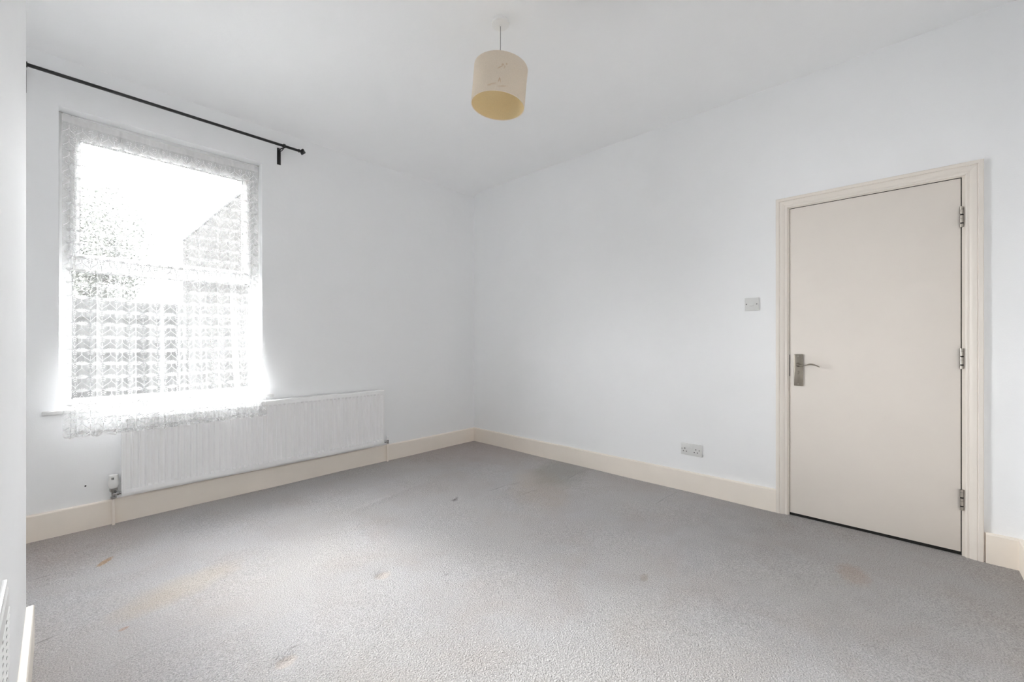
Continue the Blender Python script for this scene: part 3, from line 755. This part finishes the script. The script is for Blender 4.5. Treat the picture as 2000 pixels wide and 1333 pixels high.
def shade_obj(name, prof, m, sm=40):
    b = new(); seg = 72
    rings = [[b.verts.new((math.cos(2 * PI * i / seg) * r, math.sin(2 * PI * i / seg) * r, z)) for i in range(seg)] for z, r in prof]
    for p, q in zip(rings, rings[1:]):
        for i in range(seg): b.faces.new((p[i], p[(i + 1) % seg], q[(i + 1) % seg], q[i]))
    me = bpy.data.meshes.new(name); b.to_mesh(me); b.free(); me.materials.append(M[m])
    me.polygons.foreach_set('use_smooth', [True] * len(me.polygons)); me.set_sharp_from_angle(angle=math.radians(sm))
    o = bpy.data.objects.new(name, me); C.objects.link(o); o.parent = lamp
    o.matrix_parent_inverse = Matrix.Translation(-lamp.location); o.matrix_basis = Tm; return o
hz = SHH / 2
shade = shade_obj('shade', [(-hz, SHR), (-hz + 0.004, SHR + 0.0008), (0, SHR), (hz - 0.004, SHR + 0.0008), (hz, SHR)], 'shade')
shade['label'] = 'cream woven shade with brown stains'
o = shade_obj('shade_lining', [(-hz + 0.0005, SHR - 0.0014), (0, SHR - 0.0016), (hz - 0.0005, SHR - 0.0014)], 'lining'); o['label'] = 'yellowed inner lining'
ringp = lambda z: [(z - 0.0016, SHR + 0.0012), (z + 0.0016, SHR + 0.0012), (z + 0.0016, SHR - 0.003), (z - 0.0016, SHR - 0.003), (z - 0.0016, SHR + 0.0012)]
for z in (-hz, hz): shade_obj('shade_ring', ringp(z), 'shade', 30)
b = new()
for k in range(3):
    a = 2 * PI * k / 3 + 0.4
    tube(b, [(math.cos(a) * 0.019, math.sin(a) * 0.019, 0.042), (math.cos(a) * 0.11, math.sin(a) * 0.11, 0.045), (math.cos(a) * (SHR - 0.002), math.sin(a) * (SHR - 0.002), hz - 0.003)], 0.0016, 6)
lathe(b, (0, 0, 0.040), (0, 0, 1), [(0, 0.0205), (0.0, 0.024), (0.003, 0.024), (0.003, 0.0205), (0.0, 0.0205)], 20, cap=False)
me = bpy.data.meshes.new('spider'); b.to_mesh(me); b.free(); me.materials.append(M['plastic_bright'])
o = bpy.data.objects.new('spider', me); C.objects.link(o); o.parent = lamp; o.matrix_parent_inverse = Matrix.Translation(-lamp.location); o.matrix_basis = Tm

# ------------------------------------------------------------------ vent on the chimney breast
vent = tag(empty('air_vent', (BX, -2.35, 0.395)), 'white plastic louvred air vent low on the chimney breast', 'vent')
b = new(); box(b, (BX, -2.215, 0.395), (BX + 0.008, -2.485, 0.625), 0.0025, 2); obj('vent_plate', b, 'plastic_bright', vent, 40)
b = new(); rect = [(-2.226, 0.406), (-2.474, 0.406), (-2.474, 0.614), (-2.226, 0.614)]
sweep(b, [[(BX + 0.0075, y, z) for y, z in rect], [(BX + 0.0105, y + (0.004 if y < -2.3 else -0.004), z + (0.004 if z < 0.5 else -0.004)) for y, z in rect]]); obj('raised_panel', b, 'plastic_bright', vent, 30)
for y0 in (-2.236, -2.318, -2.400):
    for k in range(9):
        z = 0.452 + k * 0.0142
        b = new(); box(b, (BX + 0.0100, y0, z), (BX + 0.0109, y0 - 0.062, z + 0.0055)); obj('slot', b, 'label_grey', vent)
        b = new(); sweep(b, [[(BX + 0.0104, y, z + 0.0052), (BX + 0.0122, y, z + 0.0045), (BX + 0.0122, y, z + 0.0065), (BX + 0.0104, y, z + 0.0088)] for y in (y0, y0 - 0.062)]); obj('louvre', b, 'plastic_bright', vent)

# ------------------------------------------------------------------ outside: yard, neighbouring rear wing, fence, trees
GZ = -0.15
b = new(); box(b, (-14, TW, GZ - 0.1), (12, 40, GZ)); tag(obj('ground', b, 'paving'), 'grey paved yard outside the window', kind='structure')
b = new(); box(b, (-8, TW, H + 0.2), (4.0, -5.5, 6.6)); box(b, (-8, TW, GZ), (XW - 0.32, -5.5, H + 0.19)); box(b, (1.05, TW, GZ), (4.0, -5.5, H + 0.19))
tag(obj('wall_outer', b, 'brick'), 'outer brick walls and upper storey of the house', kind='structure')
OX = CAM.x + 1.62
wing = tag(empty('brick_outbuilding', (OX + 1.5, 3.5, GZ)), 'dark brick rear wing with sloping eaves seen through lace at right', 'building')
b = new(); box(b, (OX, TW + 0.05, GZ), (OX + 3.2, 6.55, 3.05)); obj('wall', b, 'brick', wing)
b = new(); sweep(b, [[(OX - 0.01, y, 3.052), (OX - 0.01, y, 3.085), (OX + 3.3, y, 4.7), (OX + 3.3, y, 4.667)] for y in (TW + 0.02, 6.56)]); obj('roof', b, 'slate', wing)

FYY = 8.0
fence = tag(empty('garden_fence', (-4.0, FYY, GZ)), 'dark timber board fence across the end of the yard', 'fence')
x = -7.0; board_me = None
b = new(); box(b, (-0.071, -0.008, 0), (0.071, 0.008, 2.05), 0.0)
first = obj('board', b, 'fence', fence); first.matrix_parent_inverse = Matrix.Translation(-fence.location); first.location = (x, FYY, GZ + 0.06)
k = 0
while x < 1.4:
    x += 0.128; k += 1
    o = first.copy(); C.objects.link(o); o.location = (x, FYY + (0.018 if k % 2 else 0), GZ + 0.06 + random.uniform(-0.01, 0.01))
for z in (0.35, 1.05, 1.75):
    b = new(); box(b, (-7.1, FYY - 0.06, GZ + z), (1.5, FYY - 0.008, GZ + z + 0.08)); obj('rail', b, 'fence', fence)
for xx in (-6.9, -5.07, -3.24, -1.41, 0.42):
    b = new(); box(b, (xx - 0.05, FYY - 0.11, GZ), (xx + 0.05, FYY - 0.062, GZ + 2.12)); obj('post', b, 'fence', fence)

def tree(x, y, h, cr_, n, label):
    t_ = tag(empty('garden_tree', (x, y, GZ)), label, 'tree', 'trees beyond the fence')
    b = new(); tube(b, [(x, y, GZ - 0.02), (x + 0.05, y, GZ + h * 0.3), (x - 0.04, y + 0.05, GZ + h * 0.7)], [0.11, 0.08, 0.03], 8)
    for k in range(6):
        a = k * 1.1; tube(b, [(x, y, GZ + h * (0.3 + 0.05 * k)), (x + math.cos(a) * cr_ * 0.6, y + math.sin(a) * cr_ * 0.6, GZ + h * (0.5 + 0.06 * k))], [0.035, 0.012], 6)
    obj('trunk', b, 'bark', t_, 50)
    vs, fs = [], []
    for k in range(n):
        d = Vector((random.gauss(0, 1), random.gauss(0, 1), random.gauss(0, 1))).normalized() * (random.random() ** 0.4)
        lump = 1 + 0.25 * math.sin(5 * d.x + x) * math.sin(4 * d.z + 2 * d.y)
        c = Vector((x, y, GZ + h * 0.62)) + Vector((d.x * cr_, d.y * cr_, d.z * h * 0.40)) * lump
        u_ = Vector((random.gauss(0, 1), random.gauss(0, 1), random.gauss(0, 0.6))).normalized(); w_ = u_.cross(Vector((random.gauss(0, 1), random.gauss(0, 1), random.gauss(0, 1)))).normalized()
        L = random.uniform(0.03, 0.06); i = len(vs)
        vs += [c - u_ * L, c + w_ * L * 0.45, c + u_ * L, c - w_ * L * 0.45]; fs.append((i, i + 1, i + 2, i + 3))
    me = bpy.data.meshes.new('foliage'); me.from_pydata([v[:] for v in vs], [], fs); me.update(); me.materials.append(M['leaf'])
    o = bpy.data.objects.new('foliage', me); C.objects.link(o); o.parent = t_; o.matrix_parent_inverse = Matrix.Translation(-t_.location); o['kind'] = 'stuff'
tree(-2.55, 9.4, 4.6, 0.75, 9000, 'leafy tree behind the fence near the middle of the window')
tree(-3.6, 11.6, 4.0, 0.85, 9000, 'leafy tree behind the fence at the left of the window')
